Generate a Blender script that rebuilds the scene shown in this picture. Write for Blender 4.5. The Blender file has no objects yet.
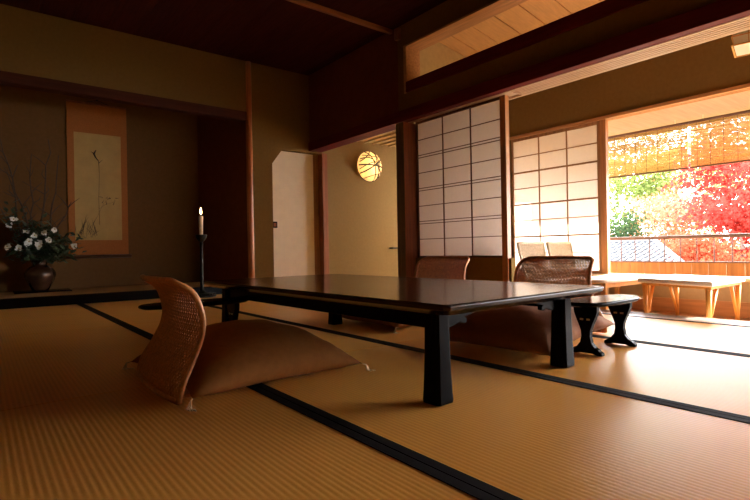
import bpy, bmesh, math, random
from mathutils import Vector, Matrix, noise
R = random.Random(7)
PI = math.pi
sc = bpy.context.scene
COL = sc.collection

# ------------------------------------------------------------------ materials
MATS = {}
def mat(name, col, rough=.6, var=.12, scale=6.0, stretch=(1, 1, 1), bump=0.0, spec=.5, metal=0.0, coat=0.0, transl=0.0, emit=None):
    if name in MATS: return MATS[name]
    m = bpy.data.materials.new(name); m.use_nodes = True
    nt = m.node_tree; N = nt.nodes; L = nt.links
    b = N['Principled BSDF']; out = N['Material Output']
    b.inputs['Roughness'].default_value = rough
    b.inputs['Specular IOR Level'].default_value = spec
    b.inputs['Metallic'].default_value = metal
    b.inputs['Coat Weight'].default_value = coat
    tc = N.new('ShaderNodeTexCoord'); mp = N.new('ShaderNodeMapping')
    mp.inputs['Scale'].default_value = stretch
    L.new(tc.outputs['Object'], mp.inputs['Vector'])
    nz = N.new('ShaderNodeTexNoise'); nz.inputs['Scale'].default_value = scale; nz.inputs['Detail'].default_value = 5
    L.new(mp.outputs['Vector'], nz.inputs['Vector'])
    cr = N.new('ShaderNodeValToRGB')
    e = cr.color_ramp.elements
    e[0].position = .3; e[1].position = .7
    e[0].color = (*[c * (1 - var) for c in col], 1)
    e[1].color = (*[min(1, c * (1 + var)) for c in col], 1)
    L.new(nz.outputs['Fac'], cr.inputs['Fac']); L.new(cr.outputs['Color'], b.inputs['Base Color'])
    if bump:
        bp = N.new('ShaderNodeBump'); bp.inputs['Strength'].default_value = bump; bp.inputs['Distance'].default_value = .01
        L.new(nz.outputs['Fac'], bp.inputs['Height']); L.new(bp.outputs['Normal'], b.inputs['Normal'])
    if transl:
        t = N.new('ShaderNodeBsdfTranslucent'); L.new(cr.outputs['Color'], t.inputs['Color'])
        mx = N.new('ShaderNodeMixShader'); mx.inputs[0].default_value = transl
        L.new(b.outputs[0], mx.inputs[1]); L.new(t.outputs[0], mx.inputs[2]); L.new(mx.outputs[0], out.inputs['Surface'])
    if emit:
        b.inputs['Emission Color'].default_value = (*emit[0], 1); b.inputs['Emission Strength'].default_value = emit[1]
    MATS[name] = m
    return m

def tatami_mat():
    m = bpy.data.materials.new('tatami_rush'); m.use_nodes = True
    nt = m.node_tree; N = nt.nodes; L = nt.links; b = N['Principled BSDF']
    tc = N.new('ShaderNodeTexCoord'); sx = N.new('ShaderNodeSeparateXYZ'); L.new(tc.outputs['Object'], sx.inputs[0])
    mu = N.new('ShaderNodeMath'); mu.operation = 'MULTIPLY'; mu.inputs[1].default_value = 2 * PI / .0155
    L.new(sx.outputs['X'], mu.inputs[0])
    sn = N.new('ShaderNodeMath'); sn.operation = 'SINE'; L.new(mu.outputs[0], sn.inputs[0])
    ma = N.new('ShaderNodeMath'); ma.operation = 'MULTIPLY_ADD'; ma.inputs[1].default_value = .5; ma.inputs[2].default_value = .5
    L.new(sn.outputs[0], ma.inputs[0])
    mp = N.new('ShaderNodeMapping'); mp.inputs['Scale'].default_value = (8, 160, 1); L.new(tc.outputs['Object'], mp.inputs['Vector'])
    nz = N.new('ShaderNodeTexNoise'); nz.inputs['Scale'].default_value = 1.0; nz.inputs['Detail'].default_value = 3; L.new(mp.outputs[0], nz.inputs['Vector'])
    n2 = N.new('ShaderNodeTexNoise'); n2.inputs['Scale'].default_value = 2.2; n2.inputs['Detail'].default_value = 3; L.new(tc.outputs['Object'], n2.inputs['Vector'])
    ad = N.new('ShaderNodeMath'); ad.operation = 'MULTIPLY_ADD'; ad.inputs[1].default_value = .35; L.new(nz.outputs['Fac'], ad.inputs[0])
    a2 = N.new('ShaderNodeMath'); a2.operation = 'MULTIPLY_ADD'; a2.inputs[1].default_value = .5
    L.new(ma.outputs[0], a2.inputs[0]); L.new(n2.outputs['Fac'], a2.inputs[2])
    L.new(a2.outputs[0], ad.inputs[2])
    cr = N.new('ShaderNodeValToRGB'); e = cr.color_ramp.elements
    e[0].position = .35; e[0].color = (.68, .27, .038, 1); e[1].position = 1.2 if False else 1.0; e[1].color = (.86, .385, .068, 1)
    L.new(ad.outputs[0], cr.inputs['Fac']); L.new(cr.outputs['Color'], b.inputs['Base Color'])
    bp = N.new('ShaderNodeBump'); bp.inputs['Strength'].default_value = .12; bp.inputs['Distance'].default_value = .003
    L.new(ma.outputs[0], bp.inputs['Height']); L.new(bp.outputs['Normal'], b.inputs['Normal'])
    b.inputs['Roughness'].default_value = .33; b.inputs['Specular IOR Level'].default_value = .3
    return m

def wood(name, col, axis='X', rough=.5, var=.22, spec=.5, coat=0.0, sc_=3.0):
    s = {'X': (1, 14, 14), 'Y': (14, 1, 14), 'Z': (14, 14, 1)}[axis]
    return mat(name, col, rough, var, sc_, s, .06, spec, 0, coat)

TATAMI = tatami_mat()
BORDER = mat('black_cloth_border', (.008, .005, .005), .8, spec=.08)
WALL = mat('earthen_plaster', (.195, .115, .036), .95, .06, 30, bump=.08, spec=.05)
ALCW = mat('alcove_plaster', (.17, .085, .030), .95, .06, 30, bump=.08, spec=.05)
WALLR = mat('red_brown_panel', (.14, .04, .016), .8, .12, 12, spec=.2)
CORRW = mat('pale_plaster', (.50, .36, .17), .95, .06, 20, bump=.1, spec=.1)
WHITEDOOR = mat('white_paper_door', (.88, .79, .66), .85, .03, 10, spec=.15)
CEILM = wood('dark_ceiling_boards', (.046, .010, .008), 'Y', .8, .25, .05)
DARKBEAM = wood('dark_red_lacquered_beam', (.11, .012, .014), 'Y', .6, .2, .15)
BATTEN = wood('ceiling_batten_wood', (.30, .11, .035), 'X', .45)
CEDARY = wood('orange_cedar', (.46, .215, .085), 'Y', .5)
CEDARZ = wood('orange_cedar_upright', (.38, .155, .05), 'Z', .45)
REDPOST = wood('red_brown_post', (.26, .075, .028), 'Z', .5)
DARKPOST = wood('dark_brown_post', (.12, .065, .028), 'Z', .6)
TOKOPOST = wood('polished_reddish_log', (.42, .13, .04), 'Z', .3, .2, .5, .3)
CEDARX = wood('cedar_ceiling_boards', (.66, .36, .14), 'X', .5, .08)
LATT = wood('bamboo_lattice', (.50, .30, .10), 'X', .5)
LACQ = mat('black_lacquer', (.003, .002, .002), .22, .1, 5, spec=.05)
TOPM = wood('dark_polished_tabletop', (.028, .012, .005), 'Y', .19, .35, .32, .0, 2.0)
PAPER = mat('shoji_paper', (.84, .77, .71), .9, .015, 30, spec=.05, transl=.5)
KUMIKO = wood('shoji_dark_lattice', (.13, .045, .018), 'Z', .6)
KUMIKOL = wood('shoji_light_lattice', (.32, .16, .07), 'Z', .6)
RATTAN = mat('rattan_cane', (.50, .19, .048), .5, .25, 60, spec=.5)
RATTANL = mat('pale_rattan', (.56, .44, .30), .45, .15, 60, spec=.4)
CLOTH = mat('brown_cushion_cloth', (.28, .100, .020), .85, .08, 40, bump=.12, spec=.15)
CLOTH2 = mat('mauve_brown_cushion_cloth', (.34, .15, .08), .85, .08, 40, bump=.12, spec=.15)
THREAD = mat('white_tassel_thread', (.85, .68, .48), .9)
LIGHTWOOD = wood('light_oak', (.66, .52, .37), 'X', .45, .12)
LIGHTWOODY = wood('light_oak_sill', (.62, .45, .27), 'Y', .45, .12)
LEGWOOD = wood('honey_wood', (.58, .27, .06), 'Z', .45, .15)
SUD = mat('bamboo_blind_reed', (.46, .31, .12), .7, .35, 90, spec=.1, transl=.35)
RAILM = wood('weathered_railing', (.10, .045, .03), 'Y', .7)
FENCEM = wood('orange_boards', (.34, .145, .05), 'Z', .7, .2, .2)
EAVEM = wood('eave_boards', (.40, .28, .20), 'X', .7, .1, .2)
MOUNT = mat('scroll_mounting_silk', (.42, .150, .040), .9, .1, 80, spec=.1)
PAINT = mat('scroll_aged_paper', (.55, .36, .13), .9, .08, 7, spec=.1)
INK = mat('scroll_ink', (.07, .045, .02), .9)
POT = mat('brown_glazed_stoneware', (.06, .026, .013), .2, .4, 7, spec=.6)
LEAFD = mat('dark_glossy_leaf', (.045, .070, .028), .35, .3, 20, transl=.15)
PETAL = mat('white_petal', (.82, .80, .76), .7, .05, transl=.3)
TWIG = mat('dark_twig', (.075, .04, .022), .8, .3, 30)
IRON = mat('black_iron', (.006, .005, .005), .35, .2, 20, spec=.15)
WAX = mat('candle_wax', (.75, .55, .36), .5, .04, transl=.2)
FLAME = mat('candle_flame', (1, .8, .4), .5, 0, emit=((1, .62, .25), 14))
LAMPP = mat('glowing_lamp_paper', (.80, .60, .32), .8, .05, 12, transl=.6, emit=((1, .60, .22), .10))
LAMPB = mat('lamp_branch', (.035, .015, .006), .7, .2, 30)
LANT = mat('lantern_paper', (.78, .74, .68), .9, .02, transl=.35)
TILE = mat('grey_roof_tile', (.10, .105, .12), .7, .12, 30)
BARK = mat('tree_bark', (.16, .12, .10), .9, .3, 20)
GROUND = mat('garden_ground', (.09, .085, .035), .95, .4, 1.2)
CLAPB = mat('pale_outer_wall', (.55, .50, .42), .9, .08)

# ------------------------------------------------------------------ geometry
class MB:
    def __init__(s): s.v = []; s.f = []
    def add(s, vs, fs):
        o = len(s.v); s.v += [tuple(v) for v in vs]; s.f += [tuple(i + o for i in f) for f in fs]
    def box(s, a, b):
        (x0, y0, z0), (x1, y1, z1) = a, b
        s.add([(x0,y0,z0),(x1,y0,z0),(x1,y1,z0),(x0,y1,z0),(x0,y0,z1),(x1,y0,z1),(x1,y1,z1),(x0,y1,z1)],
              [(0,3,2,1),(4,5,6,7),(0,1,5,4),(1,2,6,5),(2,3,7,6),(3,0,4,7)])
        return s
    def loft(s, rings, cap=True, close=True):
        n = len(rings[0]); vs = [v for r in rings for v in r]; fs = []
        for i in range(len(rings) - 1):
            for j in range(n if close else n - 1):
                k = (j + 1) % n
                fs.append((i*n+j, i*n+k, (i+1)*n+k, (i+1)*n+j))
        if cap:
            fs.append(tuple(range(n - 1, -1, -1))); m = (len(rings) - 1) * n
            fs.append(tuple(range(m, m + n)))
        s.add(vs, fs); return s
    def tube(s, pts, r, n=6, flat=1.0):
        pts = [Vector(p) for p in pts]
        rr = r if isinstance(r, (list, tuple)) else [r] * len(pts)
        rings = []; ref = None
        for i, p in enumerate(pts):
            d = (pts[min(i+1, len(pts)-1)] - pts[max(i-1, 0)]).normalized()
            if ref is None:
                ref = Vector((0, 0, 1)) if abs(d.z) < .9 else Vector((1, 0, 0))
            u = d.cross(ref)
            if u.length < 1e-5: u = d.orthogonal()
            u.normalize(); w = u.cross(d).normalized(); ref = w
            rings.append([p + (u * math.cos(2*PI*j/n) + w * math.sin(2*PI*j/n) * flat) * rr[i] for j in range(n)])
        return s.loft(rings)
    def lathe(s, prof, n=24, c=(0, 0, 0)):
        rings = [[(c[0] + r*math.cos(2*PI*j/n), c[1] + r*math.sin(2*PI*j/n), c[2] + z) for j in range(n)] for r, z in prof]
        return s.loft(rings)
    def prism(s, poly, axis, lo, hi):
        def P(a, b, t): return {'X': (t, a, b), 'Y': (a, t, b), 'Z': (a, b, t)}[axis]
        return s.loft([[P(a, b, lo) for a, b in poly], [P(a, b, hi) for a, b in poly]])
    def quad(s, a, b, c, d): s.add([a, b, c, d], [(0, 1, 2, 3)]); return s
    def ball(s, c, r, n=10, m=6, sq=(1, 1, 1)):
        rings = [[(c[0]+sq[0]*r*math.sin(PI*i/m)*math.cos(2*PI*j/n), c[1]+sq[1]*r*math.sin(PI*i/m)*math.sin(2*PI*j/n), c[2]-sq[2]*r*math.cos(PI*i/m)) for j in range(n)] for i in range(1, m)]
        return s.loft(rings)
    def build(s, name, m, parent=None, smooth=False, bevel=0.0, loc=None):
        me = bpy.data.meshes.new(name); me.from_pydata(s.v, [], s.f)
        bm = bmesh.new(); bm.from_mesh(me); bmesh.ops.recalc_face_normals(bm, faces=bm.faces); bm.to_mesh(me); bm.free()
        ms = m if isinstance(m, list) else [m]
        for q in ms: me.materials.append(q)
        if smooth:
            for p in me.polygons: p.use_smooth = True
        me.update()
        o = bpy.data.objects.new(name, me); COL.objects.link(o)
        if parent: o.parent = parent
        if loc: o.location = loc
        if bevel:
            bv = o.modifiers.new('bevel', 'BEVEL'); bv.width = bevel; bv.segments = 2; bv.limit_method = 'ANGLE'
        return o

def tag(o, label, cat, group=None):
    o['label'] = label; o['category'] = cat
    if group: o['group'] = group
    return o
def thing(name, label, cat, loc=(0, 0, 0), rz=0, group=None):
    o = bpy.data.objects.new(name, None); COL.objects.link(o); o.empty_display_size = .1
    o.location = loc; o.rotation_euler = (0, 0, rz)
    return tag(o, label, cat, group)
def struct(o, label=None):
    o['kind'] = 'structure'
    if label: o['label'] = label
    return o
def dup(root, loc, rz=None, label=None, group=None):
    r = root.copy(); COL.objects.link(r); r.location = loc
    if rz is not None: r.rotation_euler = (0, 0, rz)
    if label: r['label'] = label
    if group: r['group'] = group
    for ch in list(root.children):
        c = ch.copy(); COL.objects.link(c); c.parent = r
        for g in ch.children:
            d = g.copy(); COL.objects.link(d); d.parent = c
    return r
def B(a, b): return MB().box(a, b)

# ------------------------------------------------------------------ camera
F = 500.0; ROLL = math.radians(1.0); ANG = math.radians(51.6)
fw = Vector((math.cos(ANG), math.sin(ANG), 0)); rt = Vector((math.sin(ANG), -math.cos(ANG), 0)); up = Vector((0, 0, 1))
cx = rt * math.cos(ROLL) - up * math.sin(ROLL); cy = rt * math.sin(ROLL) + up * math.cos(ROLL)
cam = bpy.data.cameras.new('camera'); cam.lens = F / 750 * 36; cam.sensor_width = 36; cam.clip_start = .02; cam.clip_end = 300
co = bpy.data.objects.new('camera', cam); COL.objects.link(co)
co.matrix_world = Matrix(((cx.x, cy.x, -fw.x, 0), (cx.y, cy.y, -fw.y, 0), (cx.z, cy.z, -fw.z, .5), (0, 0, 0, 1)))
cam.dof.use_dof = False
sc.camera = co

# ------------------------------------------------------------------ dimensions
YT = 6.0        # plane of the alcove front
XS = 3.63       # room face of the window-side wall line
XW = 5.0        # window wall of the veranda
ZC = 2.94       # room ceiling
ZE = -.12       # veranda floor
YB = -3.6; XL = -1.6
YWIN = -2.4    # end of the open window
YP = 4.11       # partition at the end of the veranda

# ------------------------------------------------------------------ floor of tatami
fl = bpy.data.objects.new('floor', None); COL.objects.link(fl); struct(fl)
B((XL, YB, -.2), (XS, YT - .1, -.055)).build('sub_floor', DARKPOST, fl)
cols = [-1.0, -.10, .805, 1.70, 2.675, XS - .005]
rows = [-1.67, .18, 2.03, 3.88, YT - .11]
for i in range(5):
    for j in range(4):
        x0, x1 = cols[i], cols[i+1]; y0, y1 = rows[j], rows[j+1]
        cxm, cym = (x0+x1)/2, (y0+y1)/2; hx, hy = (x1-x0)/2 - .0012, (y1-y0)/2 - .0012
        m = B((-hx, -hy, -.054), (hx, hy, 0)).build('tatami_mat', TATAMI, fl, bevel=.003, loc=(cxm, cym, 0))
        for sgn in (-1, 1):
            a, b = (hx - .031, hx) if sgn > 0 else (-hx, -hx + .031)
            B((a, -hy, -.002), (b, hy, .0022)).build('mat_border', BORDER, m, bevel=.001)
B((XL, YB, -.055), (-1.0, YT - .1, 0)).build('side_floor', TATAMI, fl)
B((-1.0, YB, -.055), (XS, -1.672, 0)).build('rear_floor', TATAMI, fl)
# sill between room and veranda, veranda floor
s = MB().box((XS, YB, -.2), (XS+.075, YT - .02, .002)); s.box((XS+.075, YB, -.2), (3.90, 4.17, -.012))
for k in range(3): s.box((XS+.075+.018+k*.055, YB, -.013), (XS+.075+.038+k*.055, 2.72, .002))
struct(s.build('trim_1', wood('grey_sill_wood', (.42, .36, .30), 'Y', .35), bevel=.002))
struct(B((3.90, YB, -.25), (XW, YP, ZE)).build('floor_veranda', wood('veranda_boards', (.45, .24, .10), 'Y', .35)))
struct(B((XS+.075, 4.17, -.2), (6.4, YT, -.01)).build('floor_corridor', LIGHTWOODY))

struct(B((2.70, YT-.112, -.2), (XS+.075, YT+.15, -.001)).build('trim_21', DARKPOST))
struct(B((XL-.2, YB-.2, -.6), (6.5, 7.4, -.27)).build('floor_light_block', DARKPOST))  # unseen slab added below to stop ground light leaking up
# ------------------------------------------------------------------ room shell
c = MB()
x = XL
while x < XS:
    c.box((x, YB, ZC), (min(x+.3, XS) - .004, YT, ZC+.03)); x += .3
c.box((XL, YB, ZC+.03), (XS+.1, YT+.1, ZC+.08)); c.box((XL, YT-.02, ZC), (XS+.1, YT+.1, ZC+.03)); c.box((XS-.02, YB, ZC), (XS+.1, YT, ZC+.03))
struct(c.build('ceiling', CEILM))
for k, y in enumerate((4.22, 2.0, -.2)):
    struct(B((XL, y-.022, ZC-.045), (XS, y+.022, ZC)).build('trim_%d' % (2+k), BATTEN, bevel=.004))
struct(B((XS - .05, 4.05, 2.78), (XS - .002, 4.12, 2.90)).build('trim_5', mat('small_metal_bracket', (.30, .12, .06), .4, metal=.3), bevel=.006))
struct(B((XL-.1, YB, -.2), (XL, 7.2, ZC)).build('wall_left', WALL))
struct(B((XL, YB-.1, -.2), (XW+.1, YB, ZC+.1)).build('wall_rear', WALL))

# wall with the alcove: upper wall, door wall with cut corner opening
w = MB()
zl = 2.29; zb = 2.18
w.box((XL, YT, zl), (2.70, YT+.10, ZC))
struct(w.build('wall_alcove', WALL))
struct(B((XL, YT-.015, zb), (2.70, YT+.11, zl)).build('trim_6', wood('alcove_lintel', (.06, .016, .009), 'X', .7, .2, .08), bevel=.004))
# post
log = MB(); rings = []
for i in range(30):
    z = -.02 + (ZC+.02) * i / 29; r = .041 + .003*noise.noise(Vector((0, 0, z*2.5)))
    rings.append([(2.74 + r*math.cos(2*PI*j/20) + .004*noise.noise(Vector((z*1.3, 3, 0))), YT + .02 + r*math.sin(2*PI*j/20), z) for j in range(20)])
log.loft(rings); struct(log.build('trim_7', TOKOPOST, smooth=True), 'round reddish alcove post')
# door wall: polygon pieces around the opening with a cut upper left corner
d = MB()
d.prism([(2.77, -.05), (3.05, -.05), (3.05, 1.665), (3.20, 1.865), (3.20, ZC), (2.77, ZC)], 'Y', YT, YT+.09)
d.box((3.20, YT, 1.865), (XS+.1, YT+.09, ZC))
struct(d.build('wall_back', WALL))
d = MB().box((3.905, YT, -.05), (6.4, YT+.09, 1.865)); d.box((XS+.1, YT, 1.865), (6.4, YT+.09, ZC))
struct(d.build('wall_corridor_back', mat('lamplit_earthen_plaster', (.24, .155, .065), .95, .05, 30, bump=.06, spec=.05)))  # lamp light put into a paler copy of the room plaster
struct(B((3.82, YT-.02, -.01), (3.905, YT+.1, 1.88)).build('trim_8', REDPOST, bevel=.004))
dr = MB().box((2.95, YT+.095, 0), (3.735, YT+.12, 1.95)).build('door_1', WHITEDOOR); struct(dr)
B((3.735, YT+.090, 0), (3.822, YT+.12, 1.95)).build('door_stile', wood('door_stile_wood', (.33, .17, .06), 'Z'), dr)
hb = MB().box((3.085, YT+.086, .82), (3.155, YT+.096, .905)).build('door_handle', IRON, dr, bevel=.002)
B((3.10, YT+.082, .838), (3.14, YT+.0865, .887)).build('finger_recess', REDPOST, hb)

struct(B((XL-.2, YB-.3, 3.10), (6.55, 7.4, 3.2)).build('ceiling_light_block', DARKPOST))  # unseen slab added over everything to stop sky light leaking in
# alcove (recess)
struct(B((XL, YT-.1, -.2), (2.70, YT+.02, .092)).build('trim_9', LACQ, bevel=.004), 'black lacquered front edge of the raised alcove')
af = MB().box((XL, YT+.02, 0), (2.72, 7.12, .09)); struct(af.build('floor_alcove', wood('alcove_board', (.55, .30, .11), 'X', .7, .2, .1), bevel=.002))
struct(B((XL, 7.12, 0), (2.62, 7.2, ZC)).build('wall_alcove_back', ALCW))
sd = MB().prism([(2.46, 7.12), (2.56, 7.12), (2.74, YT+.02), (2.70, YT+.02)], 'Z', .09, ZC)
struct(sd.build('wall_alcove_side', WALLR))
struct(B((XL, YT+.1, 2.60), (2.70, 7.12, 2.64)).build('ceiling_alcove', CEILM))

# wall line between room and veranda: hanging wall, beams, transom
zn0, zn1, zb0, zb1, zt = 1.885, 2.005, 2.186, 2.30, 2.70
T1 = XS + .20
h = MB().box((XS, 4.13, zn1), (T1, YT, ZC))
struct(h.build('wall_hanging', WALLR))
h = MB().box((XS+.01, YB, zn1), (T1, 4.13, zb0)); h.box((XS+.01, YB, zt), (T1, 4.13, ZC)); h.box((XS+.01, 4.03, zb0), (T1, 4.13, zt))
struct(h.build('wall_transom', WALL))
struct(B((XS-.025, YB, zn0), (XS+.06, YT-.005, zn1)).build('trim_10', DARKBEAM, bevel=.003), 'dark red long lintel beam')
struct(B((XS-.012, YB, zb0), (T1+.01, 3.985, zb1)).build('trim_11', DARKBEAM, bevel=.003))
fr = MB().box((XS, YB, zt-.018), (T1+.006, 4.03, zt+.002)); fr.box((XS+.002, 3.987, zb0), (T1+.006, 4.031, zt-.018))
struct(fr.build('trim_12', CEDARY, bevel=.002))
# kamoi (grooved lintel underside)
k = MB().box((XS+.06, YB, zn0-.004), (XS+.085, 4.04, zn1))
k.box((XS+.085, YB, zn0+.018), (XS+.28, 4.04, zn1))
for q in range(5): k.box((XS+.10+q*.036, YB, zn0-.002), (XS+.122+q*.036, 2.72, zn0+.019))
k.box((XS+.262, YB, zn0-.004), (XS+.285, 4.04, zn0+.019))
struct(k.build('trim_13', wood('pale_lintel_wood', (.50, .34, .24), 'Y', .5, .1)))
struct(B((XS+.06, 4.17, zn0+.01), (XS+.19, YT, zn1)).build('trim_19', DARKBEAM))
struct(B((XS+.03, YB, 0), (XS+.15, YWIN-.1, zn0)).build('wall_right', WALL))
# posts
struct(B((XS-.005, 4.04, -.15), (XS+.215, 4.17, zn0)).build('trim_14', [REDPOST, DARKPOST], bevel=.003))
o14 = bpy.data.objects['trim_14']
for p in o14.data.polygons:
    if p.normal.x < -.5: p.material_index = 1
struct(B((XS+.12, 2.80, -.01), (XS+.175, 2.862, zn0)).build('trim_15', CEDARZ, bevel=.003))
# low earthen wall below the inner shoji
struct(B((XS+.14, 2.775, -.012), (XS+.2, 4.04, .405)).build('wall_below_screen', WALL))

# veranda: partition, window wall, ceiling
p = MB().box((T1+.005, YP, ZE-.05), (6.45, YP+.06, 3.05)); struct(p.build('wall_partition', CORRW))
zh, zs = 1.785, .215
ww = MB()
ww.box((XW, YB, zh+.03), (XW+.1, YP, 3.05))            # above the head
ww.box((XW, 3.66, ZE-.1), (XW+.1, YP, zh+.03))          # left of the screen
struct(B((XW, YB, ZE-.1), (XW+.1, 3.66, zs-.03)).build('wall_below_window', mat('beige_plaster', (.40, .28, .15), .95, .05, 30, spec=.05)))
ww.box((XW, YB, zs-.03), (XW+.1, YWIN, zh+.03))
struct(ww.build('wall_window', WALL))
struct(B((XW-.012, YB, ZE), (XW-.001, 4.1, .01)).build('baseboard_window', CEDARY, bevel=.002))
struct(B((XW-.09, YB, zs-.032), (XW+.16, 3.7, zs)).build('trim_16', LIGHTWOODY, bevel=.004))
hd = MB().box((XW-.02, YWIN, zh), (XW+.02, 3.68, zh+.032)); hd.box((XW+.035, YWIN, zh), (XW+.06, 3.68, zh+.03)); hd.box((XW+.075, YWIN, zh), (XW+.105, 3.68, zh+.03)); hd.box((XW+.02, YWIN, zh+.014), (XW+.08, 3.68, zh+.032))
struct(hd.build('trim_17', CEDARY, bevel=.002))
wf = MB()
wf.box((XW-.01, 2.505, zs), (XW+.045, 2.570, zh)); wf.box((XW-.02, YWIN-.04, zs), (XW+.115, YWIN, zh))
w1 = wf.build('window_1', CEDARZ, bevel=.003); struct(w1)
ec = MB()
y = YB
def ez(x): return 2.99 - .16*(x-T1)
while y < YP:
    y1 = min(y+.30, YP) - .014
    ec.loft([[(T1, y, ez(T1)), (T1, y1, ez(T1)), (T1, y1, ez(T1)+.02), (T1, y, ez(T1)+.02)], [(XW, y, ez(XW)), (XW, y1, ez(XW)), (XW, y1, ez(XW)+.02), (XW, y, ez(XW)+.02)]])
    y += .30
ec.loft([[(T1, YB, ez(T1)+.022), (T1, YP, ez(T1)+.022), (T1, YP, ez(T1)+.06), (T1, YB, ez(T1)+.06)], [(XW, YB, ez(XW)+.022), (XW, YP, ez(XW)+.022), (XW, YP, ez(XW)+.06), (XW, YB, ez(XW)+.06)]])
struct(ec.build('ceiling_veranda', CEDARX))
# corridor beyond the hanging wall
lc = MB().box((XS+.2, YP+.06, 2.16), (6.4, YT, 2.19)); 
struct(lc.build('ceiling_corridor', wood('corridor_ceiling', (.20, .11, .04), 'X')))
lt = MB()
y = YP+.12
while y < YT: lt.tube([(XS+.2, y, 2.145), (6.4, y, 2.145)], .011, 6); y += .055
x = XS+.3
while x < 6.3: lt.box((x, YP+.06, 2.115), (x+.03, YT, 2.136)); x += .16
lt_o = lt.build('trim_18', LATT); struct(lt_o)
wc = MB().box((6.4, YP+.06, -.2), (6.5, YT+.09, .15)); wc.box((6.4, YP+.06, 2.06), (6.5, YT+.09, 2.3)); wc.box((6.4, YP+.06, .15), (6.5, 4.3, 2.06)); wc.box((6.4, 5.9, .15), (6.5, YT+.09, 2.06))
struct(wc.build('wall_corridor', CORRW))
w2 = MB()
for y in (4.3, 5.08, 5.86): w2.box((6.42, y, .15), (6.47, y+.04, 2.06))
w2.box((6.42, 4.34, .15), (6.47, 5.86, .19)); w2.box((6.42, 4.34, 2.02), (6.47, 5.86, 2.06)); w2o = w2.build('window_2', CEDARZ); struct(w2o)
B((6.44, 4.33, .18), (6.443, 5.87, 2.03)).build('paper', mat('sun_block_paper', (.93, .90, .86), .9, .01, 30, spec=.05, transl=.75), w2o)  # added pane keeps direct sun off the wall; unseen window widened for light

# ------------------------------------------------------------------ shoji screens
def shoji(name, label, X, y0, y1, z0, z1, ncol, nrow, wm, dbl, fr_w, kw):
    t = thing(name, label, 'screen', (X, (y0+y1)/2, z0))
    W = (y1-y0)/2; Hh = z1-z0; d = .015
    f = MB()
    f.box((-d, -W, 0), (d, -W+fr_w, Hh)); f.box((-d, W-fr_w, 0), (d, W, Hh))
    f.box((-d, -W+fr_w, 0), (d, W-fr_w, fr_w*1.0)); f.box((-d, -W+fr_w, Hh-fr_w), (d, W-fr_w, Hh))
    f.build('frame', wm, t, bevel=.002)
    B((.002, -W+fr_w*.5, fr_w*.5), (.0032, W-fr_w*.5, Hh-fr_w*.5)).build('paper', PAPER, t)
    iw = 2*W-2*fr_w; ih = Hh-2*fr_w
    for i in range(1, ncol):
        y = -W+fr_w+iw*i/ncol
        B((-.009, y-kw, fr_w), (.0015, y+kw, Hh-fr_w)).build('upright_bar', wm, t)
    for j in range(1, nrow):
        z = fr_w+ih*j/nrow
        g = MB()
        if dbl and j % 2 == 0:
            g.box((-.0085, -W+fr_w, z-.017), (.0012, W-fr_w, z-.010)); g.box((-.0085, -W+fr_w, z+.010), (.0012, W-fr_w, z+.017))
        else:
            k2 = kw*1.5 if j % 2 == 0 else kw*.8
            g.box((-.0085, -W+fr_w, z-k2), (.0012, W-fr_w, z+k2))
        g.build('cross_bar', wm, t)
    return t
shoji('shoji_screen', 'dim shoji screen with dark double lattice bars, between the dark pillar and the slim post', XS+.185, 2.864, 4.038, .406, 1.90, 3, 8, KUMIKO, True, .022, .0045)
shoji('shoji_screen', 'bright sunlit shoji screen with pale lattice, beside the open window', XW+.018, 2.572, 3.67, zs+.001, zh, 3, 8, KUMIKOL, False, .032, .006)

# ------------------------------------------------------------------ low table
tb = thing('low_table', 'large black lacquered low table with flared legs in the middle of the room', 'table', (1.533, 2.0, 0), math.radians(.8))
hx, hy = .480, .98
def rrect(hx, hy, c, z): return [(-hx+c,-hy,z),(hx-c,-hy,z),(hx,-hy+c,z),(hx,hy-c,z),(hx-c,hy,z),(-hx+c,hy,z),(-hx,hy-c,z),(-hx,-hy+c,z)]
MB().loft([rrect(hx-.040, hy-.040, .012, .297), rrect(hx-.004, hy-.004, .014, .316), rrect(hx, hy, .015, .328), rrect(hx-.004, hy-.004, .014, .335)]).build('tabletop', TOPM, tb, bevel=.0015)
for sx in (-1, 1):
    B((sx*(hx-.10)-.012, -hy+.15, .240), (sx*(hx-.10)+.012, hy-.15, .299)).build('apron', LACQ, tb, bevel=.002)
def sq(x, y, a, z, c=.25):
    k = a*c
    return [(x-a+k,y-a,z),(x+a-k,y-a,z),(x+a,y-a+k,z),(x+a,y+a-k,z),(x+a-k,y+a,z),(x-a+k,y+a,z),(x-a,y+a-k,z),(x-a,y-a+k,z)]
for sx in (-1, 1):
    for sy in (-1, 1):
        lx, ly = sx*(hx-.112), sy*(hy-.15)
        MB().loft([sq(lx+sx*.008, ly+sy*.008, a, z) for a, z in ((.039, 0), (.040, .012), (.038, .04), (.036, .09), (.034, .15), (.0325, .22), (.032, .298))]).build('leg', LACQ, tb, bevel=.003)
        # cloud shaped brackets either side of each leg
        for ax in (0, 1):
            prof = [(.025, .30), (.025, .235), (.06, .238), (.085, .245), (.105, .252), (.125, .243), (.138, .246), (.140, .257), (.128, .266), (.165, .272), (.21, .298)]
            g = MB()
            if ax == 0: g.prism([(ly - sy*a, z) for a, z in prof], 'X', lx-.010, lx+.010)
            else: g.prism([(lx - sx*a, z) for a, z in prof], 'Y', ly-.010, ly+.010)
            g.build('bracket', LACQ, tb, bevel=.0015)

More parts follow.
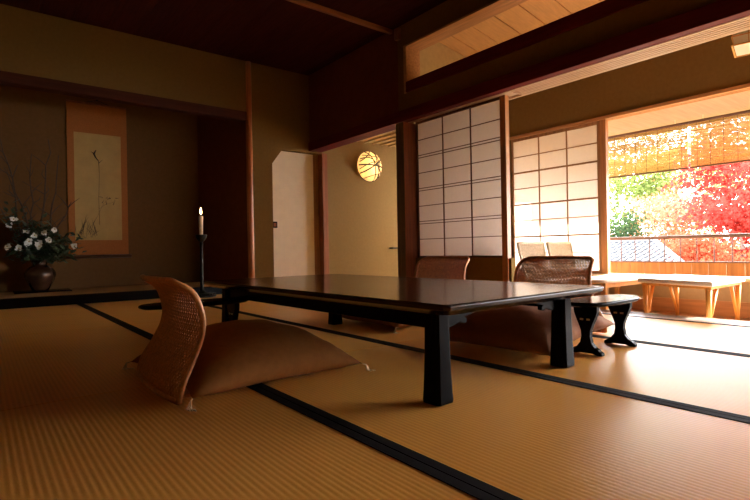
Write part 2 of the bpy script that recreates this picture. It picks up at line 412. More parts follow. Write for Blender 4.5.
# ------------------------------------------------------------------ legless chairs
PZ = [(0, -.030, .275), (.03, -.028, .278), (.08, -.012, .278), (.15, .028, .258), (.22, .060, .246), (.28, .068, .240), (.33, .058, .237), (.375, .042, .236), (.405, .012, .234), (.425, -.042, .232)]
def lerp(z, k):
    for a, b in zip(PZ, PZ[1:]):
        if z <= b[0]:
            t = (z-a[0])/(b[0]-a[0]); t2 = t
            return a[k]*(1-t2)+b[k]*t2
    return PZ[-1][k]
ZTOP = .425
def chair_S(u, v, off=0):
    z = .012 + (ZTOP-.012)*v
    w = lerp(z, 2)
    if v > .90: w *= 1 - .15*(1-math.sqrt(max(0, 1-((v-.90)/.10)**2)))
    x = sum(lerp(max(0, z+q), 1) for q in (-.016, 0, .016))/3 + .022*(u*u-.6)
    return Vector((x + off, w*u, z))
def make_chair(label, loc, rz):
    t = thing('legless_chair', label, 'chair', loc, rz, 'legless rattan chairs round the table')
    g = MB(); nv = 30
    us = [-.97 + 1.94*i/50 for i in range(51)]
    for i, u in enumerate(us):
        g.tube([chair_S(u, .015+.975*k/nv, .0022*(1 if (i+k) % 2 else -1)) for k in range(nv+1)], .0034, 4)
    nh = 50
    for k in range(nh):
        v = .02 + .96*k/(nh-1)
        g.tube([chair_S(-.97+1.94*i/24, v, .0018*(1 if (i+k) % 2 else -1)) for i in range(25)], .0025, 4)
    g.build('woven_back', RATTAN, t, smooth=True)
    f = MB()
    path = [chair_S(-1, k/30) for k in range(31)] + [chair_S(u, 1) for u in [-.95+1.9*i/14 for i in range(15)]] + [chair_S(1, 1-k/30) for k in range(31)]
    f.tube(path, .0105, 8)
    f.tube([chair_S(-1+2*i/16, .01) for i in range(17)], .010, 8)
    f.build('back_frame', RATTAN, t, smooth=True)
    s_ = MB().loft([[(x_, y_, z_) for y_ in (-.20, .20) for z_ in ((.004, .018) if y_ < 0 else (.018, .004))] for x_ in (-.02, .05, .12, .18, .21)])
    s_.build('seat', RATTAN, t, bevel=.003)
    return t
ch0 = make_chair('reddish legless rattan chair on the left, seen from behind, brown cushion before it', (.528, 1.952, 0), math.radians(-1))
ch0.scale = (1, 1, .965)
q_ = dup(ch0, (2.755, 1.70, 0), PI, 'rattan chair back with white light shining through its weave, right across the table')
q_.scale = (1, 1.03, 1.02)
q_ = dup(ch0, (2.775, 2.65, 0), PI, 'small rattan chair back standing in front of the dim shoji screen')

q_.scale = (1, 1.05, 1.015)
# ------------------------------------------------------------------ cushions
def make_cushion(name, label, loc, rz, hx, hy, ht, m, seed, tilt=0):
    t = thing(name, label, 'cushion', loc, rz)
    n = 36; rr = random.Random(seed); off = Vector((seed*3.1, seed*1.7, 0))
    def P(u, v, top):
        x = hx*u*(1-.09*(1-v*v)); y = hy*v*(1-.09*(1-u*u))
        f = (max(0, 1-abs(u)**2.2)*max(0, 1-abs(v)**2.2))**.62
        e = .065 - .035*(u*u*v*v); tl = tilt*(u+1)/2
        wr = .006*noise.noise(Vector((u*4, v*4, 0))+off) * min(1, f*3)
        ed = max(abs(u), abs(v))
        wr += .007*noise.noise(Vector((u*13, v*13, 5))+off)*(ed**3)*min(1, f*4)
        if top: return (x, y, e + (ht-e)*f + wr + tl)
        return (x, y, max(.016, e - .07*min(1, f*2.0)) + tl)
    g = MB()
    for top in (1, 0):
        vs = [P(-1+2*i/n, -1+2*j/n, top) for i in range(n+1) for j in range(n+1)]
        fs = [(i*(n+1)+j, (i+1)*(n+1)+j, (i+1)*(n+1)+j+1, i*(n+1)+j+1) for i in range(n) for j in range(n)]
        g.add(vs, fs)
    o = g.build('cover', m, t, smooth=True)
    bm = bmesh.new(); bm.from_mesh(o.data); bmesh.ops.remove_doubles(bm, verts=bm.verts, dist=.0004); bmesh.ops.recalc_face_normals(bm, faces=bm.faces); bm.to_mesh(o.data); bm.free()
    for sx in (-1, 1):
        for sy in (-1, 1):
            q = MB(); zt_ = .030 + (tilt if sx > 0 else 0)
            for k in range(5):
                a, b = rr.uniform(-.008, .008), rr.uniform(-.008, .008)
                q.tube([(sx*(hx-.004), sy*(hy-.004), zt_), (sx*(hx+.008), sy*(hy+.007), zt_*.9), (sx*(hx+.012)+a*.5, sy*(hy+.010)+b*.5, zt_*.5), (sx*(hx+.016)+a, sy*(hy+.012)+b, .003), (sx*(hx+.016)+a+.03*rr.uniform(-.3, 1), sy*(hy+.012)+b-.02, .0022)], .0022, 4)
            q.build('tassel', THREAD, t)
    return t
make_cushion('floor_cushion', 'plump brown floor cushion in the left foreground, against the near chair back', (.875, 2.02, 0), math.radians(2), .355, .375, .205, CLOTH, 1)
make_cushion('floor_cushion', 'mauve brown floor cushion showing behind the right table leg, beside a black armrest', (2.245, 1.58, 0), math.radians(5), .36, .335, .19, CLOTH2, 2, .055)
make_cushion('floor_cushion', 'brown floor cushion deep in shade beneath the far side of the table', (2.32, 2.62, 0), math.radians(-2), .345, .345, .205, CLOTH, 3)

# ------------------------------------------------------------------ armrests
def make_armrest(label, loc, rz, L, leg_x):
    t = thing('armrest', label, 'armrest', loc, rz)
    n = 40; rings = []
    def sup(a, sx, sy, z):
        c_, s_ = math.cos(a), math.sin(a)
        return (sx*math.copysign(abs(c_)**.75, c_), sy*math.copysign(abs(s_)**.75, s_), z)
    for k, z in ((.94, .224), (1, .231), (1, .240), (.965, .246)):
        rings.append([sup(2*PI*i/n, L*k, .098*k, z) for i in range(n)])
    MB().loft(rings).build('top', LACQ, t, smooth=False, bevel=.002)
    half = [(.058, .226), (.056, .195), (.047, .17), (.034, .14), (.023, .11), (.021, .085), (.027, .055), (.044, .034), (.058, .028), (.066, .020), (.078, .014), (.078, .0)]
    prof = half + [(.05, 0), (.03, .006)] + [(-.03, .006), (-.05, 0)] + [(-a, b) for a, b in reversed(half)]
    for x in leg_x:
        lg = MB().prism(prof, 'X', x-.014, x+.014)
        lo = lg.build('leg', LACQ, t, bevel=.003)
        for s2 in (-1, 1):
            B((x-.0155, s2*.016-.008, .158), (x+.0155, s2*.016+.008, .166)).build('carved_slot', mat('slot_gold', (.45, .30, .14), .4), lo)
    return t
make_armrest('black armrest on two waisted legs standing at the right end of the table', (2.375, 1.215, 0), 0, .27, (-.165, .160))
make_armrest('black armrest on the left, half hidden behind the near rattan chair', (.90, 2.66, 0), 0, .285, (-.11, .2))

# ------------------------------------------------------------------ candlestick and candle
t = thing('candlestick', 'tall black candlestick standing on the mats before the alcove', 'candlestick', (1.985, 5.68, 0))
MB().lathe([(.10, 0), (.15, .004), (.155, .016), (.148, .03), (.10, .042), (.045, .055), (.03, .075)], 32).build('base', IRON, t, smooth=True)
for i in range(22):
    a = 2*PI*i/22; MB().ball((.142*math.cos(a), .142*math.sin(a), .035), .010, 6, 5).build('bead', IRON, t, smooth=True)
MB().lathe([(.026, .06), (.020, .10), (.018, .35), (.016, .55), (.022, .60), (.018, .63)], 16).build('stem', IRON, t, smooth=True)
MB().lathe([(.016, .625), (.03, .635), (.055, .665), (.066, .705), (.062, .71), (.03, .69), (.002, .688)], 24).build('cup', IRON, t, smooth=True)
t = thing('candle', 'lit pale candle standing in the black candlestick', 'candle', (1.985, 5.68, .69))
MB().lathe([(.020, 0), (.021, .02), (.024, .17), (.026, .22), (.024, .232), (.012, .235)], 16).build('wax', WAX, t, smooth=True)
MB().tube([(0, 0, .23), (.001, 0, .258)], .0025, 5).build('wick', IRON, t)
MB().lathe([(.003, .252), (.010, .268), (.011, .28), (.006, .305), (.001, .325)], 10).build('flame', FLAME, t, smooth=True)

# ------------------------------------------------------------------ hanging scroll
t = thing('hanging_scroll', 'hanging scroll with ink reed painting on the alcove wall', 'scroll', (1.195, 7.10, .46))
MB().box((-.335, -.004, .03), (.335, .004, 1.93)).build('mounting', MOUNT, t)
B((-.262, -.0065, .225), (.262, -.004, 1.56)).build('painting', PAINT, t)
ink = MB()
def stroke(pts, r): ink.tube([(a, -.0068, b) for a, b in pts], [q*1.6 for q in r] if isinstance(r, list) else r*1.5, 4, .35)
stroke([(.005, .42), (.0, .75), (.012, 1.05), (.006, 1.22)], [.004, .003, .003, .006])
stroke([(.006, 1.22), (-.03, 1.27), (-.045, 1.31), (-.02, 1.36)], [.006, .016, .022, .006])
stroke([(-.045, 1.31), (-.08, 1.335)], [.010, .003]); stroke([(.01, 1.20), (.05, 1.24)], [.007, .002])
rs = random.Random(5)
for i in range(26):
    x0 = rs.uniform(-.25, -.02); z0 = .25 + rs.uniform(0, .05); h_ = rs.uniform(.06, .30)*(1-abs(x0+.17)*1.5)
    x1 = x0+rs.uniform(-.07, .09); stroke([(x0, z0), ((x0+x1)/2, z0+h_*.6), (max(-.255, x1), z0+h_)], [.002, .004, .001])
for i in range(12):
    x0 = rs.uniform(.02, .19); z0 = rs.uniform(.66, .78); stroke([(x0, z0), (x0+rs.uniform(-.04, .04), z0+rs.uniform(-.04, .05))], [.007, .002])
stroke([(.0, .62), (.08, .68), (.19, .72)], .002); stroke([(-.15, .3), (-.03, .5), (.06, .7)], .002)
ink.build('ink_drawing', INK, t)
MB().tube([(-.365, -.012, .02), (.365, -.012, .02)], .022, 12).build('bottom_roller', wood('roller_wood', (.10, .04, .02), 'X', .4), t, smooth=True)
MB().tube([(-.335, -.006, 1.93), (.335, -.006, 1.93)], .011, 8).build('top_rod', REDPOST, t, smooth=True)
MB().tube([(-.14, -.008, 1.935), (0, -.008, 1.985), (.14, -.008, 1.935)], .004, 6).build('hanging_cord', IRON, t)
MB().ball((0, -.004, 1.985), .013, 8, 6).build('hook', IRON, t)

# ------------------------------------------------------------------ vase and flowers
VX, VY, VZ = .545, 6.82, .108
tag(B((-.27, -.16, 0), (.27, .16, .016)).build('vase_board', LACQ, bevel=.003, loc=(VX+.02, VY, .0905)), 'thin black board lying under the brown vase in the alcove', 'board')
t = thing('vase', 'round brown glazed vase full of flowers on the alcove floor', 'vase', (VX, VY, VZ))
MB().lathe([(r_*1.12, z_*1.02) for r_, z_ in [(.060, 0), (.072, .004), (.085, .03), (.118, .10), (.138, .165), (.136, .20), (.112, .245), (.075, .272), (.060, .285), (.058, .305), (.066, .328), (.070, .335), (.062, .333), (.050, .30), (.050, .26), (.09, .2), (.09, .1), (.02, .03)]], 36).build('body', POT, t, smooth=True)
def leaf_quads(g, c, L, W, rr, droop=.3):
    a = rr.uniform(0, 2*PI); e = rr.uniform(-.7, .9)
    d = Vector((math.cos(a)*math.cos(e), math.sin(a)*math.cos(e), math.sin(e))); sd_ = d.cross(Vector((rr.uniform(-1, 1), rr.uniform(-1, 1), 1))).normalized(); nn = d.cross(sd_)
    c = Vector(c)
    g.add([c, c+d*L*.35+sd_*W-nn*W*.3, c+d*L*.35-sd_*W-nn*W*.3, c+d*L*.75+sd_*W*.7-nn*L*droop*.2, c+d*L*.75-sd_*W*.7-nn*L*droop*.2, c+d*L-nn*L*droop*.4, c+d*L*.4], [(0, 1, 6), (0, 6, 2), (1, 3, 5, 6), (2, 6, 5, 4)])
# leafy flowering sprays; (dx, dy, dz) end of spray relative to vase mouth, number of flowers
VM = Vector((VX, VY, VZ+.30))
sprays = [((-.20, -.05, .18), 'leafy spray with white flowers reaching lowest to the left of the vase', [(.0, -.03, .0), (.08, -.05, .05)]),
          ((-.05, -.10, .30), 'leafy spray with white flowers rising at the front middle of the vase', [(-.01, -.05, .02), (.03, -.04, -.07), (-.06, -.05, -.05)]),
          ((.08, -.08, .36), 'leafy white flowered spray rising highest in the vase', [(-.05, -.05, -.01), (.0, -.06, -.10), (-.10, -.07, -.16), (.05, -.06, .03)]),
          ((.30, -.04, .20), 'leafy spray reaching right toward the scroll with one white bloom', [(.03, -.03, .0)]),
          ((-.10, .02, .36), 'dark leafy spray with a pale bloom at the back left of the vase', [(-.02, -.03, .01)]),
          ((.17, -.10, .08), 'short drooping leafy spray over the right of the vase rim', []),
          ((-.25, -.02, .50), 'tall thin flowering spray leaning left beyond the photo edge', [(.01, -.03, .0), (-.03, -.02, -.07), (-.05, -.02, -.30)])]
for si, (e, lab, fls) in enumerate(sprays):
    rr = random.Random(20+si); e = Vector(e)
    t = thing('flower_spray', lab, 'flowers', VM, 0, 'flower sprays in the vase')
    base = Vector((e.x*.08, e.y*.08, -.16))
    pth = [base, Vector((e.x*.12, e.y*.12, 0)), e*.5+Vector((0, 0, .05)), e]
    MB().tube(pth, [.005, .005, .004, .002], 6).build('stem', TWIG, t)
    g = MB()
    for k in range(125):
        s_ = rr.uniform(.3, 1.08); c_ = e*s_ + Vector((rr.gauss(0, .055), rr.gauss(0, .045), rr.gauss(0, .065)+.035))
        if si == 6 and s_ < .8: continue
        if c_.z < .03: c_.z = .03 + abs(c_.z)*.3
        if c_.y > .2: c_.y = .2
        leaf_quads(g, c_, rr.uniform(.055, .10), rr.uniform(.014, .024), rr)
    g.build('leaves', LEAFD, t)
    for fo in fls:
        q = MB(); cc = e + Vector(fo)
        for p_ in range(14):
            a = 2*PI*p_/7 + (p_ > 6)*.4; rad = (.040 if p_ < 7 else .026)*rr.uniform(.55, 1.25)
            d_ = Vector((math.cos(a), -.35 if p_ < 7 else -.8, math.sin(a))).normalized(); s2 = d_.cross(Vector((0, 1, 0))).normalized()
            q.add([cc, cc+d_*rad*.6+s2*rad*.42, cc+d_*rad, cc+d_*rad*.6-s2*rad*.42], [(0, 1, 2, 3)])
        fo_ = q.build('bloom', PETAL, t)
        MB().ball(cc+Vector((0, -.012, 0)), .007, 6, 5).build('bloom_centre', mat('yellow_stamen', (.55, .38, .12), .8), fo_)
brs = [((-.30, .0, 1.22), (-.16, 0, .6)), ((-.20, -.02, .95), (-.26, 0, .5)), ((-.06, .02, 1.10), (-.10, 0, .5)), ((.10, .03, 1.25), (.02, 0, .6)), ((.17, .0, 1.10), (.12, 0, .5)), ((-.36, -.02, .62), (-.2, 0, .35)), ((.30, -.02, .62), (.10, 0, .35))]
for bi, (e, m_) in enumerate(brs):
    rr = random.Random(60+bi); e = Vector(e)*1.14; m_ = Vector(m_)*1.1
    t = thing('bare_branch', 'bare dark twig rising above the flowers in the vase', 'branch', VM, 0, 'bare branches in the vase')
    pts = []
    for k in range(11):
        s_ = k/10; p_ = (1-s_)**2*Vector((0, 0, -.15)) + 2*s_*(1-s_)*m_*1.0 + s_*s_*e
        if k > 2: p_ += Vector((rr.gauss(0, .012), rr.gauss(0, .008), rr.gauss(0, .008)))
        pts.append(p_)
    MB().tube(pts, [.014-.0010*k for k in range(11)], 5).build('main_twig', TWIG, t)
    for k in range(5):
        q = MB(); i0 = rr.randint(4, 9); a = pts[i0]; d_ = Vector((rr.uniform(-1, 1), rr.uniform(-.3, .2), rr.uniform(.4, 1))).normalized(); l_ = rr.uniform(.10, .26)
        q.tube([a, a+d_*l_*.5+Vector((rr.uniform(-.03, .03), 0, 0)), a+d_*l_], [.0055, .004, .002], 4)
        q.build('side_twig', TWIG, t)

# ------------------------------------------------------------------ wall lamp in the corridor
t = thing('wall_lamp', 'glowing round paper wall lamp with crossing dark branches', 'lamp', (4.65, YT-.005, 1.765))
rings = []; RL = .225
for k, y in ((1, 0), (1, -.03), (.96, -.055), (.85, -.085), (.65, -.11), (.4, -.125), (.15, -.13)):
    rings.append([(RL*k*math.cos(2*PI*j/36)*(1+.03*math.sin(2*PI*j/36+.6)), y, RL*k*math.sin(2*PI*j/36)) for j in range(36)])
MB().loft(rings).build('paper_shade', LAMPP, t, smooth=True)
def dome(x, z, o=.004):
    r2 = min(1, (x*x+z*z)/RL**2); return (x, -.03-.10*math.sqrt(max(0, 1-r2))-o, z)
q = MB().tube([(RL*1.02*math.cos(2*PI*j/36), -.02, RL*1.02*math.sin(2*PI*j/36)) for j in range(37)], .008, 6); q.build('ring_frame', LAMPB, t, smooth=True)
q = MB()
for (x0, z0, bx, bz, x1, z1, r_) in [(-.22, .0, 0, .02, .225, -.01, .006), (-.19, -.12, 0, -.02, .2, .13, .006), (-.20, .09, .05, .2, .14, -.17, .004), (-.10, .2, .05, .12, .05, -.22, .004), (.02, .22, .16, .1, .10, -.20, .004), (-.21, -.06, -.02, .10, .21, .05, .0035), (-.21, .05, -.1, .12, -.03, .21, .004), (-.12, -.19, .0, -.13, .2, -.10, .0035), (.08, .21, .02, .05, .19, -.12, .004), (-.16, .15, .02, .13, .17, .15, .003)]:
    q.tube([dome((1-s_)**2*x0+2*s_*(1-s_)*bx+s_*s_*x1, (1-s_)**2*z0+2*s_*(1-s_)*bz+s_*s_*z1) for s_ in [k/14 for k in range(15)]], r_*1.9, 5)
q.build('branch_lattice', LAMPB, t)
t = tag(B((-.32, -.09, -.012), (.75, 0, .012)).build('wall_shelf', IRON, bevel=.003, loc=(5.36, YT-.001, .525)), 'thin dark shelf low on the corridor wall beside the pillar', 'shelf')

# ------------------------------------------------------------------ hanging lantern in the veranda
LZ = 1.945
t = thing('pendant_lantern', 'white paper pendant lantern at the upper right, hanging below the lintel', 'lamp', (4.50, 1.115, LZ), math.radians(12))
a0, a1, a2 = .13, .142, .134
MB().loft([[(sx*a, sy*a, z) for sx, sy in ((-1,-1),(1,-1),(1,1),(-1,1))] for a, z in ((a2, .0), (a1, .065), (a2*.86, .42))], cap=False).build('paper_shade', LANT, t)
for z, a in ((.0, a2), (.065, a1), (.42, a2*.86)):
    g = MB()
    for k in range(4):
        c4 = [(-1,-1),(1,-1),(1,1),(-1,1)]; p0, p1 = c4[k], c4[(k+1) % 4]
        e_ = 1.08 if z == .0 else 1.02
        g.tube([(p0[0]*a*e_, p0[1]*a*e_, z), (p1[0]*a*e_, p1[1]*a*e_, z)], .006 if z != .065 else .004, 6)
    g.build('rim', LEGWOOD, t)
g = MB()
for k in range(4):
    ca, sa = math.cos(k*PI/2), math.sin(k*PI/2)
    for f_ in (-1, -.33, .33, 1):
        P3 = [(a*1.005, a*f_, z) for a, z in ((a2, 0), (a1, .065), (a2*.86, .42))]
        g.tube([(x*ca-y*sa, x*sa+y*ca, z) for x, y, z in P3], .0025, 4)
g.build('ribs', LEGWOOD, t)
B((-a2, -a2, .0), (a2, a2, .004)).build('bottom_paper', LANT, t)
MB().tube([(0, 0, .40), (0, 0, ez(4.56)-LZ)], .005, 6).build('cord', IRON, t)

# ------------------------------------------------------------------ veranda furniture
# low table
def low_table():
    t = thing('side_table', 'low light wood table with a shelf, in the sun before the pale rattan chairs', 'table', (4.42, 2.19, ZE))
    n = 40; hx, hy = .47, .19; rings = []
    for k, z in ((.985, .315), (1, .322), (1, .336), (.985, .341)):
        rings.append([(hx*k*math.copysign(abs(math.cos(2*PI*i/n))**.35, math.cos(2*PI*i/n)), hy*k*math.copysign(abs(math.sin(2*PI*i/n))**.35, math.sin(2*PI*i/n)), z) for i in range(n)])
    MB().loft(rings).build('tabletop', LIGHTWOOD, t)
    for sx in (-1, 1):
        for sy in (-1, 1):
            B((sx*.40-.02, sy*.14-.02, 0), (sx*.40+.02, sy*.14+.02, .316)).build('leg', LEGWOOD, t, bevel=.003)
    B((-.42, -.13, .13), (.42, .13, .148)).build('shelf', LIGHTWOOD, t, bevel=.002)
    B((-.38, -.15, .275), (.38, -.13, .316)).build('apron', LEGWOOD, t); B((-.38, .13, .275), (.38, .15, .316)).build('apron', LEGWOOD, t)
low_table()
# stool table, skewed slab with splayed V legs
t = thing('stool_table', 'pale slab-topped wooden table on splayed V legs below the open window', 'table', (4.40, 1.54, ZE))
cor = [(-.47, -.29), (.23, -.29), (.42, .29), (-.28, .29)]
MB().prism(cor, 'Z', .325, .36).build('tabletop', mat('cream_top', (.84, .78, .69), .5, .05), t, bevel=.008)
MB().prism([(x*.93, y*.93) for x, y in cor], 'Z', .305, .325).build('under_frame', LEGWOOD, t)
for (x, y), nb in zip(cor, ((.10, .0), (-.10, .0), (-.10, 0), (.10, 0))):
    x *= .88; y *= .86
    q = MB(); q.tube([(x, y, .31), (x*.97, y*.97, 0)], [.021, .014], 8); q.build('leg', LEGWOOD, t, smooth=True)
    q = MB(); q.tube([(x+nb[0]*1.6, y, .31), (x*.97, y*.97, .03)], [.013, .010], 8); q.build('brace', LEGWOOD, t, smooth=True)
# rattan armless chairs facing -Y
def veranda_chair(label, loc, W):
    t = thing('rattan_chair', label, 'chair', loc, 0, 'pale rattan chairs on the veranda')
    f = MB()
    for s_ in (-1, 1):
        f.tube([(s_*W*.86, -.09, .0), (s_*W*.90, -.06, .30), (s_*W, .02, .66)], .014, 8)
    f.tube([(-W, .02, .66), (-W*.5, .026, .664), (W*.5, .026, .664), (W, .02, .66)], .013, 8)
    f.build('back_frame', RATTANL, t, smooth=True)
    g = MB()
    for i in range(22):
        u = -.93+1.86*i/21; g.tube([(W*u*.91, -.06, .32), (W*u, .018, .655)], .0055, 4)
    for k in range(24):
        s_ = k/23; g.tube([(-W*(.9+.1*s_), -.06+.08*s_, .32+.335*s_), (W*(.9+.1*s_), -.06+.08*s_, .32+.335*s_)], .005, 4)
    g.build('woven_back', RATTANL, t)
    B((-W*.95, -.42, .27), (W*.95, -.06, .31)).build('seat', RATTANL, t, bevel=.012)
    for s_ in (-1, 1):
        MB().tube([(s_*W*.86, -.39, 0), (s_*W*.88, -.39, .28)], .014, 8).build('leg', RATTANL, t, smooth=True)
    return t
veranda_chair('pale rattan chair by the sunlit shoji screen, nearer the slim post', (4.235, 2.87, ZE), .21)
veranda_chair('pale rattan chair by the sunlit shoji screen, nearer the open window', (4.70, 2.85, ZE), .215)

# ------------------------------------------------------------------ outside: eave, blinds, railing
struct(B((XW+.1, YB-.5, 1.80), (5.97, 5.5, 1.84)).build('ceiling_eave', EAVEM))
struct(B((5.93, YB-.5, 1.755), (5.97, 5.5, 1.80)).build('trim_20', EAVEM))
def blind(label, y0, y1):
    t = thing('bamboo_blind', label, 'blind', (5.7, (y0+y1)/2, 1.27), 0, 'bamboo blinds under the eave')
    W = (y1-y0)/2; rr = random.Random(int(y0*100)); g = MB(); z = .02
    while z < .46:
        h_ = rr.uniform(.0045, .0075); dz = rr.uniform(-.002, .002)
        g.add([(0, -W, z+dz), (0, W, z-dz), (0, W, z-dz+h_), (0, -W, z+dz+h_), (.003, -W, z+dz), (.003, W, z-dz), (.003, W, z-dz+h_), (.003, -W, z+dz+h_)], [(0,1,2,3),(7,6,5,4),(0,4,5,1),(3,2,6,7)])
        z += h_ + rr.uniform(.0004, .0027)
    o = g.build('reeds', SUD, t); o['kind'] = 'stuff'
    g = MB(); y = -W+.06
    while y < W: g.tube([(-.002, y, .01), (-.002, y, .46)], .0018, 4); y += .115
    g.build('binding_threads', RAILM, t)
    MB().tube([(0, -W-.01, .012), (0, W+.01, .012)], .009, 8).build('bottom_rod', RAILM, t, smooth=True)
    MB().tube([(0, -W-.01, .475), (0, W+.01, .475)], .014, 8).build('top_rod', RAILM, t, smooth=True)
    for y in (-W*.8, W*.8): MB().tube([(0, y, .47), (0, y, .53)], .003, 4).build('hanging_cord', THREAD, t)
blind('bamboo blind hanging under the eave at the left, brightest at its top', 2.01, 3.16)
blind('bamboo blind hanging under the eave at the right, reddish maple behind it', .83, 1.985)
t = thing('railing', 'low balcony railing with thin balusters over orange boards outside the window', 'railing', (5.7, 1.3, 0))
MB().tube([(0, -2.8, .58), (0, 2.0, .58)], .018, 8).build('top_rail', RAILM, t, smooth=True)
y = -.42
while y < 1.85:
    MB().tube([(0, y, .315), (0, y, .575)], .0065, 6).build('baluster', RAILM, t); y += .152
g = MB(); y = -2.8
while y < 1.95: g.box((-.011, y, .0), (.011, y+.147, .318)); y += .152
g.build('board_panel', FENCEM, t)
B((-.02, -2.8, .314), (.02, 2.0, .328)).build('lower_rail', RAILM, t)
B((-.03, 1.86, -.2), (.03, 1.92, .62)).build('end_post', mat('pale_post', (.75, .70, .62), .7), t)
struct(B((XW+.1, YB, -.35), (5.76, 5.5, -.0)).build('floor_balcony', LIGHTWOODY))
struct(B((5.70, YB, -3.6), (5.76, 5.5, -.35)).build('wall_lower', CLAPB))

# ------------------------------------------------------------------ garden
gz = -3.5
gp = MB(); n = 24
gp.add([(5.5+60*i/n, -30+80*j/n, gz + (.9 + 6.5*max(0, (i/n-.45))**1.2 if i > 8 else 0) + .4*noise.noise(Vector((i*.4, j*.4, 0)))) for i in range(n+1) for j in range(n+1)],
       [(i*(n+1)+j, (i+1)*(n+1)+j, (i+1)*(n+1)+j+1, i*(n+1)+j+1) for i in range(n) for j in range(n)])
struct(gp.build('ground', GROUND, smooth=True))

def tree(name, label, loc, h, crown, rad, col, nleaf, size, seed, lean=(0, 0), group='trees in the garden', branches=7):
    nleaf = int(nleaf*1.7); size *= .68
    rr = random.Random(seed); t = thing(name, label, 'tree', loc, 0, group)
    lm = mat('leaf_' + name + str(seed), col, .8, .35, 1.3, transl=.5, spec=.05)
    tr = MB(); top = Vector((lean[0], lean[1], h))
    tr.tube([(0, 0, -.3), top*.35+Vector((rr.gauss(0, .12), rr.gauss(0, .12), 0)), top*.7, top*.95], [.16, .12, .08, .03], 8)
    ends = []
    for k in range(branches):
        s_ = rr.uniform(.4, .85); a = top*s_; ang = rr.uniform(0, 2*PI)
        e = a + Vector((math.cos(ang)*crown[0]*.8, math.sin(ang)*crown[1]*.8, rr.uniform(.1, .6)*crown[2]))
        mid = (a+e)/2 + Vector((0, 0, .2))
        tr.tube([a, mid, e], [.06, .04, .015], 6); ends.append(e)
    tr.build('trunk', BARK, t, smooth=True)
    g = MB(); cen = Vector((lean[0], lean[1], h)) + Vector((0, 0, rad[2]))
    clus = []
    for k in range(34):
        while True:
            v = Vector((rr.uniform(-1, 1), rr.uniform(-1, 1), rr.uniform(-1, 1)))
            if .25 < v.length < 1: break
        clus.append(Vector((lean[0]+v.x*crown[0], lean[1]+v.y*crown[1], h + rad[2] + v.z*crown[2])))
    for k in range(nleaf):
        c = rr.choice(clus) + Vector((rr.gauss(0, rad[0]), rr.gauss(0, rad[0]), rr.gauss(0, rad[1])))
        s_ = size*rr.uniform(.6, 1.3)
        a = Vector((rr.gauss(0, 1), rr.gauss(0, 1), rr.gauss(0, .6))).normalized(); b = a.orthogonal(); b.rotate(Matrix.Rotation(rr.uniform(0, 6.28), 3, a))
        g.add([c-a*s_, c-a*s_*.2+b*s_*.45, c+b*s_*.9, c+a*s_*.35+b*s_*.3, c+a*s_, c+a*s_*.35-b*s_*.3, c-b*s_*.9, c-a*s_*.2-b*s_*.45], [(0, 1, 2, 3, 4, 5, 6, 7)])
    g.build('foliage', lm, t)
    return t
RED = (.33, .032, .024); ORG = (.36, .09, .035); YEL = (.38, .21, .09); GRN = (.13, .17, .045); PNK = (.40, .145, .085); DGR = (.026, .046, .018)
def tz(x): return gz
tree('maple_tree', 'crimson maple filling the right of the window view', (15.2, 3.9, gz), 4.6, (1.5, 1.5, 1.5), (.33, .16, .55), RED, 4200, .085, 1, (0, .3))
tree('maple_tree', 'low orange red maple behind the railing, under the crimson maple', (14.2, 4.3, gz), 3.0, (1.3, 1.0, .75), (.30, .14, .35), (.38, .075, .035), 3200, .075, 2, (0, .3))
tree('maple_tree', 'pale orange maple in the middle of the window view above the tiled roof', (19.0, 7.6, gz), 3.9, (1.7, 1.7, 1.25), (.33, .15, .6), PNK, 3000, .085, 3)
tree('maple_tree', 'yellow orange maple standing between the pale orange maple and the crimson maple', (20.5, 6.4, gz), 4.4, (1.9, 1.9, 1.6), (.35, .2, .7), YEL, 2600, .09, 4)
tree('broadleaf_tree', 'light green tree at the upper left of the window view', (21.0, 9.6, gz), 5.2, (2.2, 1.8, 1.6), (.4, .2, .7), GRN, 2800, .10, 5)
tree('broadleaf_tree', 'dark green tree in shade at the left edge of the window view', (16.0, 7.6, gz), 3.9, (.7, .6, .75), (.22, .15, .35), DGR, 1500, .07, 6)
tree('broadleaf_tree', 'tall yellow leaved tree seen through the bamboo blinds', (24.0, 9.0, gz), 7.2, (3.6, 3.2, 1.8), (.5, .3, .7), (.36, .25, .085), 3000, .13, 7)
tree('broadleaf_tree', 'tall orange tree seen through the right bamboo blind', (23.0, 5.2, gz), 7.0, (2.6, 2.4, 2.0), (.5, .3, .7), (.36, .15, .06), 3000, .13, 8)
tree('broadleaf_tree', 'green bush low at the right behind the railing', (17.6, 4.4, gz), 2.9, (1.6, 1.3, .5), (.3, .12, .3), (.09, .12, .035), 1800, .09, 9)

# tiled roof of the neighbouring building
t = thing('tiled_roof', 'grey tiled roof of the low building beyond the railing', 'roof', (12.8, 6.4, 0))
def RP(u, v): return Vector((-1.6 + 1.9*v, -2.6 + 1.6*v + (5.0-1.4*v)*u, -.18 + .74*v))
g = MB(); nr = 12; nc = 26
for r_ in range(nr):
    for c_ in range(nc):
        u0, u1 = c_/nc, (c_+1)/nc; v0, v1 = r_/nr, (r_+1.12)/nr
        um = (u0*.75+u1*.25); up_ = Vector((-.36, 0, .93))*.06
        A = [RP(u0, v0)+up_, RP(um, v0)+up_*1.0+Vector((0, 0, .05)), RP((um+u1)/2, v0)+up_, RP(u1, v0)+up_*.8]
        Bq = [RP(u0, v1), RP(um, v1)+Vector((0, 0, .05)), RP((um+u1)/2, v1), RP(u1, v1)]
        C_ = [p_-Vector((0, 0, .03)) for p_ in A]
        g.add(A+Bq+C_, [(0,1,5,4),(1,2,6,5),(2,3,7,6),(8,9,1,0),(9,10,2,1),(10,11,3,2)])
g.build('tiles', TILE, t)
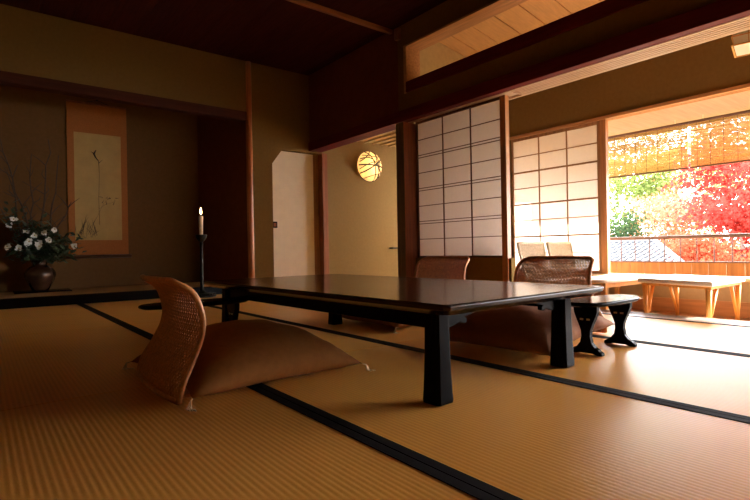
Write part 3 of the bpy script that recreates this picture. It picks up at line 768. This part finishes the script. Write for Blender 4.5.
g = MB(); g.tube([RP(0, 1)+Vector((0, -.05, .06)), RP(1, 1)+Vector((0, .05, .06))], .085, 10); g.build('ridge', TILE, t, smooth=True)
g = MB().tube([RP(0, 0)+Vector((0, 0, .05)), RP(0, 1)+Vector((0, 0, .06))], .06, 8); g.build('verge', TILE, t, smooth=True)
MB().box((-1.2, -1.0, gz), (1.6, 2.2, -.3)).build('walls', CLAPB, t)
g = MB().loft([[RP(0, 1), RP(1, 1), RP(1, 1)-Vector((0, 0, .06)), RP(0, 1)-Vector((0, 0, .06))], [RP(0, 1)+Vector((1.9, -.3, -.74)), RP(1, 1)+Vector((1.9, -.3, -.74)), RP(1, 1)+Vector((1.9, -.3, -.8)), RP(0, 1)+Vector((1.9, -.3, -.8))]])
g.build('rear_slope', TILE, t)

# ------------------------------------------------------------------ light
wd = bpy.data.worlds.new('world'); sc.world = wd; wd.use_nodes = True
bg = wd.node_tree.nodes['Background']; bg.inputs[0].default_value = (.95, .97, 1.0, 1); bg.inputs[1].default_value = 4.5
sun = bpy.data.lights.new('sun', 'SUN'); sun.energy = 8; sun.angle = math.radians(.6); sun.color = (1, .95, .88)
so = bpy.data.objects.new('sun', sun); COL.objects.link(so)
el, az = math.radians(36), math.radians(-20)
dv = Vector((math.cos(el)*math.cos(az), math.cos(el)*math.sin(az), math.sin(el)))
so.rotation_euler = dv.to_track_quat('Z', 'Y').to_euler(); so.location = (9, 0, 8)
pl = bpy.data.lights.new('lamp_bulb', 'POINT'); pl.energy = .6; pl.color = (1, .72, .40); pl.shadow_soft_size = .03
po = bpy.data.objects.new('lamp_bulb', pl); COL.objects.link(po); po.location = (4.65, YT-.06, 1.765)
vs = sc.view_settings; vs.view_transform = 'Standard'; vs.look = 'None'; vs.exposure = 2.45; vs.gamma = 1.0; vs.use_curve_mapping = False
cy = sc.cycles
cy.max_bounces = 9; cy.diffuse_bounces = 6; cy.glossy_bounces = 4; cy.transmission_bounces = 6; cy.transparent_max_bounces = 6
cy.caustics_reflective = False; cy.caustics_refractive = False; cy.sample_clamp_indirect = 6.0; cy.use_denoising = True
